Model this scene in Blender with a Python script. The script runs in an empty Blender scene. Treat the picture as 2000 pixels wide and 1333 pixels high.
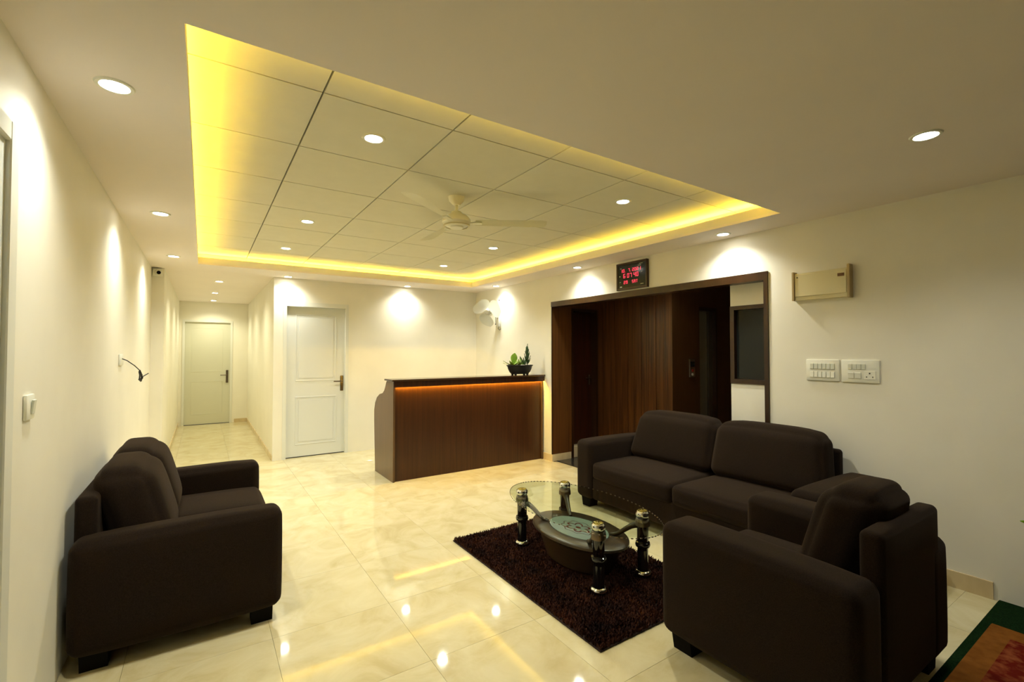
import bpy, bmesh, math, random
from mathutils import Vector, Matrix
random.seed(7)
PI = math.pi
sc = bpy.context.scene
C = sc.collection

# ------------------------------------------------------------ camera, world, exposure
cd = bpy.data.cameras.new('camera'); cam = bpy.data.objects.new('camera', cd); C.objects.link(cam)
cd.sensor_width = 36.0; cd.lens = 16.366; cd.clip_start = 0.02
cam.matrix_world = Matrix(((0.83339, -0.01216, -0.55254, 0.0),
                           (-0.55268, -0.01977, -0.83316, 0.0),
                           (-0.00079, 0.99973, -0.02320, 1.45),
                           (0, 0, 0, 1)))
sc.camera = cam
world = bpy.data.worlds.new('world'); sc.world = world; world.use_nodes = True
world.node_tree.nodes['Background'].inputs[0].default_value = (0.9, 0.8, 0.6, 1)
world.node_tree.nodes['Background'].inputs[1].default_value = 0.02
sc.view_settings.view_transform = 'Standard'; sc.view_settings.look = 'None'
sc.view_settings.gamma = 1.0; sc.view_settings.exposure = 1.62
sc.view_settings.use_curve_mapping = False
sc.cycles.max_bounces = 10; sc.cycles.diffuse_bounces = 7; sc.cycles.glossy_bounces = 5
sc.cycles.transmission_bounces = 8; sc.cycles.caustics_reflective = False
sc.cycles.caustics_refractive = False; sc.cycles.sample_clamp_indirect = 3.0

SPOT_W = 17.5        # each recessed downlight
TRAY_W = 33.0        # the ones in the tiled tray
SPOT_COL = (0.975, 0.975, 0.86)
LED_STRENGTH = 50.0
LED_COL = (1.0, 0.66, 0.05)

# ------------------------------------------------------------ materials
MATS = {}
def mat(name, col, rough=0.5, metal=0.0, spec=0.5, emit=None, es=0.0, trans=0.0, ior=1.45, coat=0.0, sheen=0.0):
    m = bpy.data.materials.new(name); m.use_nodes = True
    b = m.node_tree.nodes['Principled BSDF']
    b.inputs['Base Color'].default_value = (*col, 1)
    b.inputs['Roughness'].default_value = rough; b.inputs['Metallic'].default_value = metal
    b.inputs['Specular IOR Level'].default_value = spec; b.inputs['IOR'].default_value = ior
    b.inputs['Transmission Weight'].default_value = trans; b.inputs['Coat Weight'].default_value = coat
    b.inputs['Sheen Weight'].default_value = sheen
    if emit:
        b.inputs['Emission Color'].default_value = (*emit, 1); b.inputs['Emission Strength'].default_value = es
    MATS[name] = m
    return m
def nodes(m): return m.node_tree.nodes, m.node_tree.links, m.node_tree.nodes['Principled BSDF']
def vary(m, c1, c2, scale=(1, 1, 1), nscale=5, detail=4, rough=0.5, lo=0.35, hi=0.65, distort=0.0, coords='Object', bump=0.0, bumpdist=0.002):
    n, l, b = nodes(m)
    tc = n.new('ShaderNodeTexCoord'); mp = n.new('ShaderNodeMapping'); mp.inputs['Scale'].default_value = scale
    nt = n.new('ShaderNodeTexNoise'); nt.inputs['Scale'].default_value = nscale; nt.inputs['Detail'].default_value = detail
    nt.inputs['Roughness'].default_value = rough; nt.inputs['Distortion'].default_value = distort
    cr = n.new('ShaderNodeValToRGB'); cr.color_ramp.elements[0].position = lo; cr.color_ramp.elements[1].position = hi
    cr.color_ramp.elements[0].color = (*c1, 1); cr.color_ramp.elements[1].color = (*c2, 1)
    if coords == 'World':
        g = n.new('ShaderNodeNewGeometry'); l.new(g.outputs['Position'], mp.inputs['Vector'])
    else:
        l.new(tc.outputs[coords], mp.inputs['Vector'])
    l.new(mp.outputs[0], nt.inputs['Vector']); l.new(nt.outputs['Fac'], cr.inputs[0]); l.new(cr.outputs[0], b.inputs['Base Color'])
    if bump:
        bp = n.new('ShaderNodeBump'); bp.inputs['Strength'].default_value = bump; bp.inputs['Distance'].default_value = bumpdist
        l.new(nt.outputs['Fac'], bp.inputs['Height']); l.new(bp.outputs[0], b.inputs['Normal'])
    return cr
wall_m = mat('wall_paint', (0.80, 0.77, 0.62), 0.6); vary(wall_m, (0.785, 0.76, 0.655), (0.815, 0.79, 0.685), nscale=3, coords='World')
ceil_m = mat('ceiling_paint', (0.74, 0.66, 0.53), 0.8); vary(ceil_m, (0.83, 0.765, 0.72), (0.85, 0.785, 0.74), nscale=2, coords='World')
tile_m = mat('ceiling_tile_board', (0.76, 0.71, 0.52), 0.85); vary(tile_m, (0.71, 0.69, 0.56), (0.73, 0.71, 0.58), nscale=9, coords='World')
grout_m = mat('tile_grout', (0.42, 0.35, 0.19), 0.8)
joint_m = mat('joint_shadow_paint', (0.02, 0.014, 0.008), 0.9)
door_m = mat('door_white', (0.66, 0.68, 0.65), 0.35)
frame_m = mat('door_frame_white', (0.70, 0.71, 0.65), 0.4)
doory_m = mat('door_cream', (0.60, 0.60, 0.48), 0.4)
steel_m = mat('brushed_steel', (0.45, 0.42, 0.36), 0.3, 1.0)
darksteel_m = mat('dark_nickel', (0.16, 0.13, 0.10), 0.3, 1.0)
chrome_m = mat('chrome', (0.8, 0.8, 0.78), 0.08, 1.0)
brass_m = mat('brass', (0.85, 0.72, 0.22), 0.2, 1.0)
black_m = mat('gloss_black', (0.006, 0.005, 0.005), 0.08, coat=0.6)
blackp_m = mat('black_plastic', (0.012, 0.012, 0.012), 0.45)
whitep_m = mat('white_plastic', (0.80, 0.80, 0.70), 0.3)
greyp_m = mat('switch_grey', (0.62, 0.64, 0.55), 0.3)
cream_m = mat('cream_metal', (0.72, 0.66, 0.42), 0.4)
tan_m = mat('tan_metal', (0.42, 0.32, 0.16), 0.45)
brownlab_m = mat('brown_label', (0.16, 0.07, 0.02), 0.5)
fanw_m = mat('fan_enamel', (0.86, 0.84, 0.68), 0.35)
fanwhite_m = mat('fan_white', (0.70, 0.70, 0.64), 0.4)
skirt_m = mat('skirting_marble', (0.60, 0.48, 0.28), 0.2); vary(skirt_m, (0.50, 0.39, 0.22), (0.68, 0.56, 0.34), nscale=6, scale=(1, 1, 0.3), coords='World')
granite_m = mat('dark_granite', (0.02, 0.02, 0.02), 0.12); vary(granite_m, (0.008, 0.008, 0.008), (0.035, 0.033, 0.03), nscale=60, coords='World')
glassdark_m = mat('dark_glass', (0.010, 0.011, 0.010), 0.12, spec=0.25)
lamp_m = mat('lamp_diffuser', (1, 1, 1), 0.5, emit=(1, 0.98, 0.88), es=14.0)
led_m = mat('led_strip_light', (1, 0.8, 0.3), 0.5, emit=LED_COL, es=LED_STRENGTH)
ledc_m = mat('led_strip_orange', (1, 0.8, 0.3), 0.5, emit=(1.0, 0.60, 0.06), es=55.0)
red_m = mat('red_led_digit', (0.3, 0, 0.02), 0.5, emit=(1.0, 0.04, 0.08), es=0.6)
lblw_m = mat('small_white_print', (0.55, 0.58, 0.52), 0.6)
clockface_m = mat('clock_face', (0.008, 0.012, 0.008), 0.12)
clockframe_m = mat('clock_frame', (0.035, 0.018, 0.008), 0.3)
soil_m = mat('potting_soil', (0.08, 0.05, 0.03), 0.95)
pebble_m = mat('white_pebble', (0.65, 0.62, 0.52), 0.7)
leafb_m = mat('bright_leaf', (0.20, 0.36, 0.03), 0.45); vary(leafb_m, (0.16, 0.30, 0.025), (0.28, 0.46, 0.05), nscale=12)
leafd_m = mat('dark_leaf', (0.03, 0.07, 0.02), 0.5); vary(leafd_m, (0.02, 0.05, 0.015), (0.05, 0.10, 0.03), nscale=15)
leafp_m = mat('pale_leaf', (0.30, 0.38, 0.14), 0.5)
leafy_m = mat('lime_leaf', (0.30, 0.60, 0.02), 0.45)
terr_m = mat('terracotta', (0.30, 0.11, 0.05), 0.8)
cable_m = mat('black_cable', (0.02, 0.018, 0.015), 0.5)

# wood veneers: grain runs along z
def wood(name, dark, light, rough=0.32, sc_=(26, 26, 0.7), lo=0.3, hi=0.75):
    m = mat(name, light, rough); vary(m, dark, light, scale=sc_, nscale=1.6, detail=6, rough=0.62, lo=lo, hi=hi, distort=0.4, coords='World', bump=0.08)
    return m
wood_counter = wood('counter_veneer', (0.026, 0.0075, 0.002), (0.060, 0.019, 0.0048), 0.36)
wood_side_lit = wood('counter_veneer_lit', (0.085, 0.045, 0.019), (0.12, 0.066, 0.029), 0.3)  # same veneer as the front, warm light on the end put into its colour
wood_dark = wood('dark_fascia', (0.022, 0.008, 0.003), (0.045, 0.015, 0.005), 0.25)
wood_panel = wood('panel_veneer', (0.018, 0.006, 0.0016), (0.115, 0.043, 0.010), 0.32)
wood_jamb = wood('jamb_veneer', (0.060, 0.022, 0.005), (0.13, 0.050, 0.011), 0.35)
wood_trim = wood('trim_veneer', (0.016, 0.006, 0.002), (0.034, 0.012, 0.004), 0.3)
wood_door = wood('dark_door', (0.014, 0.004, 0.002), (0.05, 0.012, 0.004), 0.3)
wood_lift = wood('lift_surround', (0.055, 0.022, 0.005), (0.085, 0.036, 0.009), 0.35)
drum_m = wood('table_shelf_laminate', (0.028, 0.017, 0.009), (0.045, 0.028, 0.014), 0.3, (1, 1, 12))

# polished marble-look floor tiles
floor_m = mat('polished_floor_tile', (0.7, 0.58, 0.34), 0.05, spec=0.4, ior=1.5)
n, l, b = nodes(floor_m)
g = n.new('ShaderNodeNewGeometry'); oi = n.new('ShaderNodeObjectInfo')
vm = n.new('ShaderNodeVectorMath'); vm.operation = 'MULTIPLY_ADD'; vm.inputs[1].default_value = (1, 1, 1)
cmb = n.new('ShaderNodeCombineXYZ'); mlt = n.new('ShaderNodeMath'); mlt.operation = 'MULTIPLY'; mlt.inputs[1].default_value = 19.0
l.new(oi.outputs['Random'], mlt.inputs[0]); l.new(mlt.outputs[0], cmb.inputs[0]); l.new(mlt.outputs[0], cmb.inputs[2])
l.new(g.outputs['Position'], vm.inputs[0]); l.new(cmb.outputs[0], vm.inputs[2])
nt = n.new('ShaderNodeTexNoise'); nt.inputs['Scale'].default_value = 3.2; nt.inputs['Detail'].default_value = 7; nt.inputs['Roughness'].default_value = 0.62; nt.inputs['Distortion'].default_value = 1.2
l.new(vm.outputs[0], nt.inputs['Vector'])
cr = n.new('ShaderNodeValToRGB'); E_ = cr.color_ramp.elements
E_[0].position = 0.30; E_[0].color = (0.51, 0.43, 0.225, 1); E_[1].position = 0.68; E_[1].color = (0.64, 0.58, 0.37, 1)
e2 = E_.new(0.48); e2.color = (0.585, 0.515, 0.30, 1)
l.new(nt.outputs['Fac'], cr.inputs[0]); l.new(cr.outputs[0], b.inputs['Base Color'])

# woven sofa fabric
fabric_m = mat('brown_weave', (0.034, 0.022, 0.016), 0.95, spec=0.04, sheen=0.10)
vary(fabric_m, (0.012, 0.0080, 0.0058), (0.019, 0.0128, 0.0093), nscale=260, detail=2, bump=0.25, bumpdist=0.001)
fabb = fabric_m.node_tree.nodes['Principled BSDF']; fabb.inputs['Sheen Tint'].default_value = (0.5, 0.38, 0.28, 1); fabb.inputs['Sheen Roughness'].default_value = 0.5
foot_m = mat('sofa_foot', (0.006, 0.005, 0.004), 0.85, spec=0.1)
pile_m = mat('rug_pile', (0.05, 0.015, 0.008), 0.8, spec=0.2)
vary(pile_m, (0.014, 0.0040, 0.0022), (0.070, 0.020, 0.009), nscale=7, detail=6, lo=0.3, hi=0.72, coords='World')
rugb_m = mat('rug_backing', (0.02, 0.008, 0.005), 0.95)
mat_m = mat('green_mat', (0.012, 0.045, 0.012), 1.0, spec=0.05); vary(mat_m, (0.003, 0.011, 0.003), (0.007, 0.024, 0.006), nscale=140, coords='World', bump=0.8, bumpdist=0.004)

# orange rug with a mottled red field (pattern woven in)
orug_m = mat('orange_rug', (0.45, 0.2, 0.05), 1.0, spec=0.05)
n, l, b = nodes(orug_m)
tc = n.new('ShaderNodeTexCoord'); sx = n.new('ShaderNodeSeparateXYZ'); l.new(tc.outputs['Object'], sx.inputs[0])
def mth(op, a, bb, n=n, l=l):
    x = n.new('ShaderNodeMath'); x.operation = op
    for i, v in enumerate((a, bb)):
        if isinstance(v, (int, float)): x.inputs[i].default_value = v
        elif v is not None: l.new(v, x.inputs[i])
    return x.outputs[0]
ax = mth('ABSOLUTE', sx.outputs[0], None); ay = mth('ABSOLUTE', sx.outputs[1], None)
inx = mth('LESS_THAN', ax, 0.50); iny = mth('LESS_THAN', ay, 0.47); inside = mth('MULTIPLY', inx, iny)
no = n.new('ShaderNodeTexNoise'); no.inputs['Scale'].default_value = 22; no.inputs['Detail'].default_value = 5; l.new(tc.outputs['Object'], no.inputs['Vector'])
r1 = n.new('ShaderNodeValToRGB'); r1.color_ramp.elements[0].position = 0.42; r1.color_ramp.elements[0].color = (0.10, 0.008, 0.004, 1)
r1.color_ramp.elements[1].position = 0.66; r1.color_ramp.elements[1].color = (0.22, 0.06, 0.02, 1)
r2 = n.new('ShaderNodeValToRGB'); r2.color_ramp.elements[0].position = 0.3; r2.color_ramp.elements[0].color = (0.14, 0.050, 0.008, 1)
r2.color_ramp.elements[1].position = 0.7; r2.color_ramp.elements[1].color = (0.20, 0.075, 0.013, 1)
l.new(no.outputs['Fac'], r1.inputs[0]); l.new(no.outputs['Fac'], r2.inputs[0])
mx = n.new('ShaderNodeMix'); mx.data_type = 'RGBA'; l.new(inside, mx.inputs[0]); l.new(r2.outputs[0], mx.inputs[6]); l.new(r1.outputs[0], mx.inputs[7])
l.new(mx.outputs[2], b.inputs['Base Color'])

# clear table glass, and the frosted glass inset with its red flower print
glass_m = mat('table_glass', (0.86, 0.93, 0.84), 0.0)
n, l, b = nodes(glass_m)
tr_ = n.new('ShaderNodeBsdfTransparent'); tr_.inputs[0].default_value = (0.90, 0.94, 0.87, 1)
gl_ = n.new('ShaderNodeBsdfGlossy'); gl_.inputs['Roughness'].default_value = 0.0
fr_ = n.new('ShaderNodeFresnel'); fr_.inputs[0].default_value = 1.45
ge_ = n.new('ShaderNodeNewGeometry'); inv_ = n.new('ShaderNodeMath'); inv_.operation = 'SUBTRACT'; inv_.inputs[0].default_value = 1.0; l.new(ge_.outputs['Backfacing'], inv_.inputs[1])
mu_ = n.new('ShaderNodeMath'); mu_.operation = 'MULTIPLY'; l.new(fr_.outputs[0], mu_.inputs[0]); l.new(inv_.outputs[0], mu_.inputs[1])
ms_ = n.new('ShaderNodeMixShader'); l.new(mu_.outputs[0], ms_.inputs[0]); l.new(tr_.outputs[0], ms_.inputs[1]); l.new(gl_.outputs[0], ms_.inputs[2])
l.new(ms_.outputs[0], n['Material Output'].inputs['Surface'])
inset_m = mat('frosted_inset', (0.42, 0.55, 0.50), 0.12, coat=0.5)
n, l, b = nodes(inset_m)
tc = n.new('ShaderNodeTexCoord'); mp = n.new('ShaderNodeMapping'); l.new(tc.outputs['Object'], mp.inputs[0]); mp.inputs['Scale'].default_value = (1, 0.62, 1)
sx = n.new('ShaderNodeSeparateXYZ'); l.new(mp.outputs[0], sx.inputs[0])
def M2(op, a, bb=None):
    return mth(op, a, bb, n, l)
rr = M2('SQRT', M2('ADD', M2('MULTIPLY', sx.outputs[0], sx.outputs[0]), M2('MULTIPLY', sx.outputs[1], sx.outputs[1])))
an = M2('ARCTAN2', sx.outputs[1], sx.outputs[0])
pet = M2('MULTIPLY', M2('ABSOLUTE', M2('SINE', M2('MULTIPLY', an, 3.0))), 0.028)
edge = M2('ABSOLUTE', M2('SUBTRACT', rr, M2('ADD', pet, 0.035)))
line = M2('LESS_THAN', edge, 0.0065); core = M2('LESS_THAN', rr, 0.014)
wr = M2('LESS_THAN', M2('ABSOLUTE', M2('SUBTRACT', rr, M2('ADD', M2('MULTIPLY', M2('SINE', M2('MULTIPLY', an, 9.0)), 0.006), 0.084))), 0.0022)
pm = M2('MINIMUM', M2('ADD', M2('ADD', line, core), wr), 1.0)
mx = n.new('ShaderNodeMix'); mx.data_type = 'RGBA'; l.new(pm, mx.inputs[0]); mx.inputs[6].default_value = (0.20, 0.25, 0.235, 1); mx.inputs[7].default_value = (0.13, 0.03, 0.022, 1)
l.new(mx.outputs[2], b.inputs['Base Color'])

# ------------------------------------------------------------ mesh helpers (all return bmesh)
def bm_box(p0, p1, bev=0.0, seg=1):
    bm = bmesh.new(); bmesh.ops.create_cube(bm, size=1)
    for v in bm.verts:
        v.co = Vector([(p0[i] + p1[i]) / 2 + v.co[i] * (p1[i] - p0[i]) for i in range(3)])
    if bev: bmesh.ops.bevel(bm, geom=bm.edges[:] , offset=bev, segments=seg, affect='EDGES', profile=0.5)
    return bm
def bm_join(*bms):
    out = bmesh.new()
    for b_ in bms:
        me = bpy.data.meshes.new('t'); b_.to_mesh(me); out.from_mesh(me); bpy.data.meshes.remove(me); b_.free()
    return out
def bm_tf(bm, M): bmesh.ops.transform(bm, matrix=M, verts=bm.verts); return bm
def bm_cyl(r0, r1, z0, z1, seg=24, cx=0, cy=0, sy=1.0):
    return bm_lathe([(0, z0), (r0, z0), (r1, z1), (0, z1)], seg, cx, cy, sy)
def bm_lathe(prof, seg=32, cx=0, cy=0, sy=1.0):
    bm = bmesh.new(); rings = []
    for r, z in prof:
        if r < 1e-6: rings.append([bm.verts.new((cx, cy, z))])
        else: rings.append([bm.verts.new((cx + r * math.cos(2 * PI * k / seg), cy + sy * r * math.sin(2 * PI * k / seg), z)) for k in range(seg)])
    for a, c in zip(rings[:-1], rings[1:]):
        for k in range(seg):
            k2 = (k + 1) % seg
            if len(a) == 1 and len(c) == 1: continue
            if len(a) == 1: bm.faces.new((a[0], c[k], c[k2])) if True else None
            elif len(c) == 1: bm.faces.new((a[k], a[k2], c[0]))
            else: bm.faces.new((a[k], a[k2], c[k2], c[k]))
    bmesh.ops.recalc_face_normals(bm, faces=bm.faces)
    return bm
def bm_tube(pts, r, seg=10, r_end=None):
    bm = bmesh.new(); rings = []; P = [Vector(p) for p in pts]; N = len(P)
    up = Vector((0, 0, 1))
    for i, p in enumerate(P):
        t = (P[min(i + 1, N - 1)] - P[max(i - 1, 0)]).normalized()
        a = t.cross(up)
        if a.length < 1e-3: a = t.cross(Vector((1, 0, 0)))
        a.normalize(); b_ = t.cross(a)
        rad = r if r_end is None else r + (r_end - r) * i / (N - 1)
        rings.append([bm.verts.new(p + (a * math.cos(2 * PI * k / seg) + b_ * math.sin(2 * PI * k / seg)) * rad) for k in range(seg)])
    for A, B in zip(rings[:-1], rings[1:]):
        for k in range(seg): bm.faces.new((A[k], A[(k + 1) % seg], B[(k + 1) % seg], B[k]))
    bm.faces.new(rings[0][::-1]); bm.faces.new(rings[-1])
    bmesh.ops.recalc_face_normals(bm, faces=bm.faces)
    return bm
def bm_prism(poly, axis, a0, a1):
    """extrude a 2-D outline along an axis (0: outline is (y, z); 1: (x, z); 2: (x, y))"""
    bm = bmesh.new()
    def P(u, v, a): return {0: (a, u, v), 1: (u, a, v), 2: (u, v, a)}[axis]
    A = [bm.verts.new(P(u, v, a0)) for u, v in poly]; B = [bm.verts.new(P(u, v, a1)) for u, v in poly]
    bm.faces.new(A); bm.faces.new(B[::-1]); N = len(poly)
    for i in range(N): bm.faces.new((A[i], B[i], B[(i + 1) % N], A[(i + 1) % N]))
    bmesh.ops.recalc_face_normals(bm, faces=bm.faces)
    return bm
def bm_soft(p0, p1, r, puff=(0, 0, 0), n=8, fn=None, tr=3):
    """upholstery block: rounded box whose faces swell; fn(co, u, v, w) reshapes it"""
    h = [(p1[i] - p0[i]) / 2 for i in range(3)]; c = [(p1[i] + p0[i]) / 2 for i in range(3)]
    def axis(i):
        e = [1 - (r / h[i]) * (1 - k / tr) for k in range(tr, -1, -1)]
        # e runs from inner edge of the rounded band outwards
        inner = 1 - r / h[i]
        band = [inner + (1 - inner) * k / tr for k in range(tr + 1)]
        mid = [-inner + 2 * inner * k / n for k in range(1, n)]
        return [-x for x in band[::-1]] + mid + band
    ax = [axis(i) for i in range(3)]
    bm = bmesh.new(); vs = {}
    def V(i, j, k):
        key = (i, j, k)
        if key not in vs:
            p = [ax[0][i], ax[1][j], ax[2][k]]
            q = Vector([p[a] * h[a] for a in range(3)]); inn = Vector([max(-(h[a] - r), min(h[a] - r, q[a])) for a in range(3)])
            d = q - inn
            if d.length > 1e-9: q = inn + d.normalized() * r * min(1.0, max(abs(d[a]) for a in range(3)) / r)
            f = [(1 - p[a] ** 4) for a in range(3)]
            off = Vector((puff[0] * p[0] * f[1] * f[2], puff[1] * p[1] * f[0] * f[2], puff[2] * p[2] * f[0] * f[1]))
            q = q + off
            if fn: q = Vector(fn(q, p))
            vs[key] = bm.verts.new(q + Vector(c))
        return vs[key]
    L = [len(a) - 1 for a in ax]
    for a in range(3):
        u, v = [x for x in range(3) if x != a]
        for side in (0, L[a]):
            for i in range(L[u]):
                for j in range(L[v]):
                    def K(di, dj):
                        k = [0, 0, 0]; k[a] = side; k[u] = i + di; k[v] = j + dj; return V(*k)
                    bm.faces.new((K(0, 0), K(1, 0), K(1, 1), K(0, 1)))
    bmesh.ops.recalc_face_normals(bm, faces=bm.faces)
    return bm
def ob(name, bm, m, parent=None, loc=(0, 0, 0), smooth=False, rot=None):
    me = bpy.data.meshes.new(name); bm.to_mesh(me); bm.free()
    if m: me.materials.append(m)
    if smooth:
        for p in me.polygons: p.use_smooth = True
        if smooth != 'all': me.set_sharp_from_angle(angle=math.radians(38))
    o = bpy.data.objects.new(name, me); C.objects.link(o); o.location = loc
    if rot: o.rotation_euler = rot
    if parent: o.parent = parent
    return o
def tag(o, label, cat, group=None, kind=None):
    o['label'] = label
    if cat: o['category'] = cat
    if group: o['group'] = group
    if kind: o['kind'] = kind
    return o
def thing(name, label, cat, loc=(0, 0, 0), rz=0.0, group=None):
    o = bpy.data.objects.new(name, None); C.objects.link(o); o.location = loc; o.rotation_euler = (0, 0, rz)
    o.empty_display_size = 0.1
    return tag(o, label, cat, group)
def struct(name, bm, m, label, parent=None, cat=None):
    o = ob(name, bm, m, parent)
    if parent is None: tag(o, label, cat or name.split('_')[0], kind='structure')
    return o
def dup(root, loc, label, rz=None):
    c = root.copy(); C.objects.link(c); c.location = loc; c['label'] = label
    if rz is not None: c.rotation_euler = (0, 0, rz)
    def kids(a, b_):
        for ch in list(a.children):
            k = ch.copy(); C.objects.link(k); k.parent = b_
            kids(ch, k)
    kids(root, c)
    return c

# ------------------------------------------------------------ room shell
XL, XR, YB, YF = -0.52, 3.87, 6.94, -1.6      # left wall, right wall, wall with the white door, wall behind the camera
HC, HT = 2.455, 2.60                          # plain ceiling, tiled tray ceiling
T0 = (-0.06, 1.72); T1 = (3.48, 6.38)         # tray opening
CO = 0.19                                     # depth of the light cove around it
YE = 11.2                                     # end of the corridor

# floor: slab and one object per tile
fl = struct('floor', bm_join(bm_box((XL - 0.1, YF - 0.1, -0.12), (XR + 0.02, YE + 0.1, -0.0125)), bm_box((XR + 0.02, 1.9, -0.12), (6.5, 5.9, -0.012))),
            grout_m, 'polished cream marble tile floor of the lobby', cat='floor')
TS = 0.6
tile_bm = bm_box((0.0005, 0.0005, -0.012), (TS - 0.0005, TS - 0.0005, 0), 0.0005)
base_tile = None; gx0 = 0.31 - 2 * TS; gy0 = 2.66 - 13 * TS
for iy in range(0, 28):
    for ix in range(0, 9):
        x0 = gx0 + ix * TS; y0 = gy0 + iy * TS
        if y0 + TS < YF or y0 > YE: continue
        if y0 > YB and x0 > 0.76: continue
        cx0, cx1 = max(x0, XL), min(x0 + TS, XR)
        cy0, cy1 = max(y0, YF), min(y0 + TS, YE)
        if y0 >= YB - 0.01: cx0, cx1 = max(cx0, -0.42), min(cx1, 0.78)
        if cx1 - cx0 < 0.01 or cy1 - cy0 < 0.01: continue
        if abs(cx1 - cx0 - TS) < 1e-6 and abs(cy1 - cy0 - TS) < 1e-6:
            if base_tile is None:
                base_tile = ob('floor_tile', tile_bm, floor_m, fl, (x0, y0, 0))
            else:
                t = base_tile.copy(); C.objects.link(t); t.location = (x0, y0, 0)
        else:
            ob('floor_tile', bm_box((0.0005, 0.0005, -0.012), (cx1 - cx0 - 0.0005, cy1 - cy0 - 0.0005, 0)), floor_m, fl, (cx0, cy0, 0))

# walls
struct('wall_left', bm_box((XL - 0.12, YF, 0), (XL, YB, HC)), wall_m, 'cream wall along the left side of the lobby', cat='wall')
struct('wall_corridor_left', bm_box((XL - 0.12, YB, 0), (-0.40, YE, HC)), wall_m, 'cream left wall of the corridor stepping in from the lobby wall', cat='wall')
struct('wall_end', bm_join(bm_box((-0.40, YE, 0), (-0.345, YE + 0.12, HC)), bm_box((0.505, YE, 0), (0.78, YE + 0.12, HC)), bm_box((-0.345, YE, 2.09), (0.505, YE + 0.12, HC))),
       wall_m, 'cream wall at the far end of the corridor', cat='wall')
struct('wall_corridor_right', bm_box((0.78, YB, 0), (0.88, YE, HC)), wall_m, 'cream right wall of the corridor', cat='wall')
struct('wall_back', bm_join(bm_box((0.88, YB, 0), (0.895, YB + 0.12, HC)), bm_box((1.755, YB, 0), (XR + 0.12, YB + 0.12, HC)), bm_box((0.895, YB, 2.135), (1.755, YB + 0.12, HC))),
       wall_m, 'cream back wall with the white panelled door', cat='wall')
AY0, AY1, AH = 2.03, 4.87, 2.105             # lift lobby opening in the right wall
struct('wall_right', bm_join(bm_box((XR, YF, 0), (XR + 0.12, AY0, HC)), bm_box((XR, AY1, 0), (XR + 0.12, YB, HC)), bm_box((XR, AY0, AH), (XR + 0.12, AY1, HC))),
       wall_m, 'cream wall on the right around the lift lobby opening', cat='wall')
struct('wall_near', bm_box((XL - 0.12, YF - 0.12, 0), (XR + 0.12, YF, HC)), glassdark_m, 'unseen wall behind the camera, glazed dark to cut bounced light', cat='wall')  # unseen side; dark glazing added to keep bounce off the near ceiling

# ceiling with tray opening
ox0, oy0, ox1, oy1 = T0[0], T0[1], T1[0], T1[1]
X0, X1, Y0, Y1 = XL - 0.12, XR + 0.12, YF - 0.12, YE + 0.12
cb = bm_join(bm_box((X0, Y0, HC), (X1, oy0, HC + 0.02)), bm_box((X0, oy1, HC), (X1, Y1, HC + 0.02)),
             bm_box((X0, oy0, HC), (ox0, oy1, HC + 0.02)), bm_box((ox1, oy0, HC), (X1, oy1, HC + 0.02)))
ce = struct('ceiling', cb, ceil_m, 'plain painted false ceiling with a recessed tiled tray', cat='ceiling')
LT = 0.016; LZ = 2.537
struct('trim_1', bm_box((ox0 - LT, oy0 - LT, HC + 0.02), (ox0, oy1 + LT, LZ)), wall_m, 'upstand lip on the left side of the ceiling tray', cat='trim')
struct('trim_2', bm_box((ox1, oy0 - LT, HC + 0.02), (ox1 + LT, oy1 + LT, LZ)), wall_m, 'upstand lip on the right side of the ceiling tray', cat='trim')
struct('trim_3', bm_box((ox0, oy1, HC + 0.02), (ox1, oy1 + LT, LZ)), wall_m, 'upstand lip on the far side of the ceiling tray', cat='trim')
struct('trim_4', bm_box((ox0, oy0 - LT, HC + 0.02), (ox1, oy0, LZ)), wall_m, 'upstand lip on the near side of the ceiling tray', cat='trim')
qx0, qx1, qy0, qy1 = ox0 - CO, ox1 + CO, oy0 - CO, oy1 + CO
struct('trim_5', bm_join(bm_box((qx0 - 0.02, qy0, HC + 0.02), (qx0, qy1, HT + 0.03)), bm_box((qx1, qy0, HC + 0.02), (qx1 + 0.02, qy1, HT + 0.03)),
                         bm_box((qx0 - 0.02, qy0 - 0.02, HC + 0.02), (qx1 + 0.02, qy0, HT + 0.03)), bm_box((qx0 - 0.02, qy1, HC + 0.02), (qx1 + 0.02, qy1 + 0.02, HT + 0.03))),
       ceil_m, 'outer side of the light cove around the tray', cat='trim')
# tray: dark grid above, one object per ceiling tile
ob('grid_backing', bm_box((qx0, qy0, HT + 0.021), (qx1, qy1, HT + 0.028)), joint_m, ce)
P = 0.637; gx = [0.43 + P * k for k in range(-1, 6)]; gy = [2.16 + P * k for k in range(-1, 8)]
xs = sorted([qx0] + [x for x in gx if qx0 + 0.03 < x < qx1 - 0.03] + [qx1]); ys = sorted([qy0] + [y for y in gy if qy0 + 0.03 < y < qy1 - 0.03] + [qy1])
GAP = 0.004; ctb = None
for x0, x1 in zip(xs[:-1], xs[1:]):
    for y0, y1 in zip(ys[:-1], ys[1:]):
        full = abs(x1 - x0 - P) < 1e-4 and abs(y1 - y0 - P) < 1e-4
        if full and ctb:
            t = ctb.copy(); C.objects.link(t); t.location = (x0, y0, HT)
        else:
            t = ob('ceiling_tile', bm_box((GAP, GAP, 0), (x1 - x0 - GAP, y1 - y0 - GAP, 0.020)), tile_m, ce, (x0, y0, HT))
            if full: ctb = t

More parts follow.
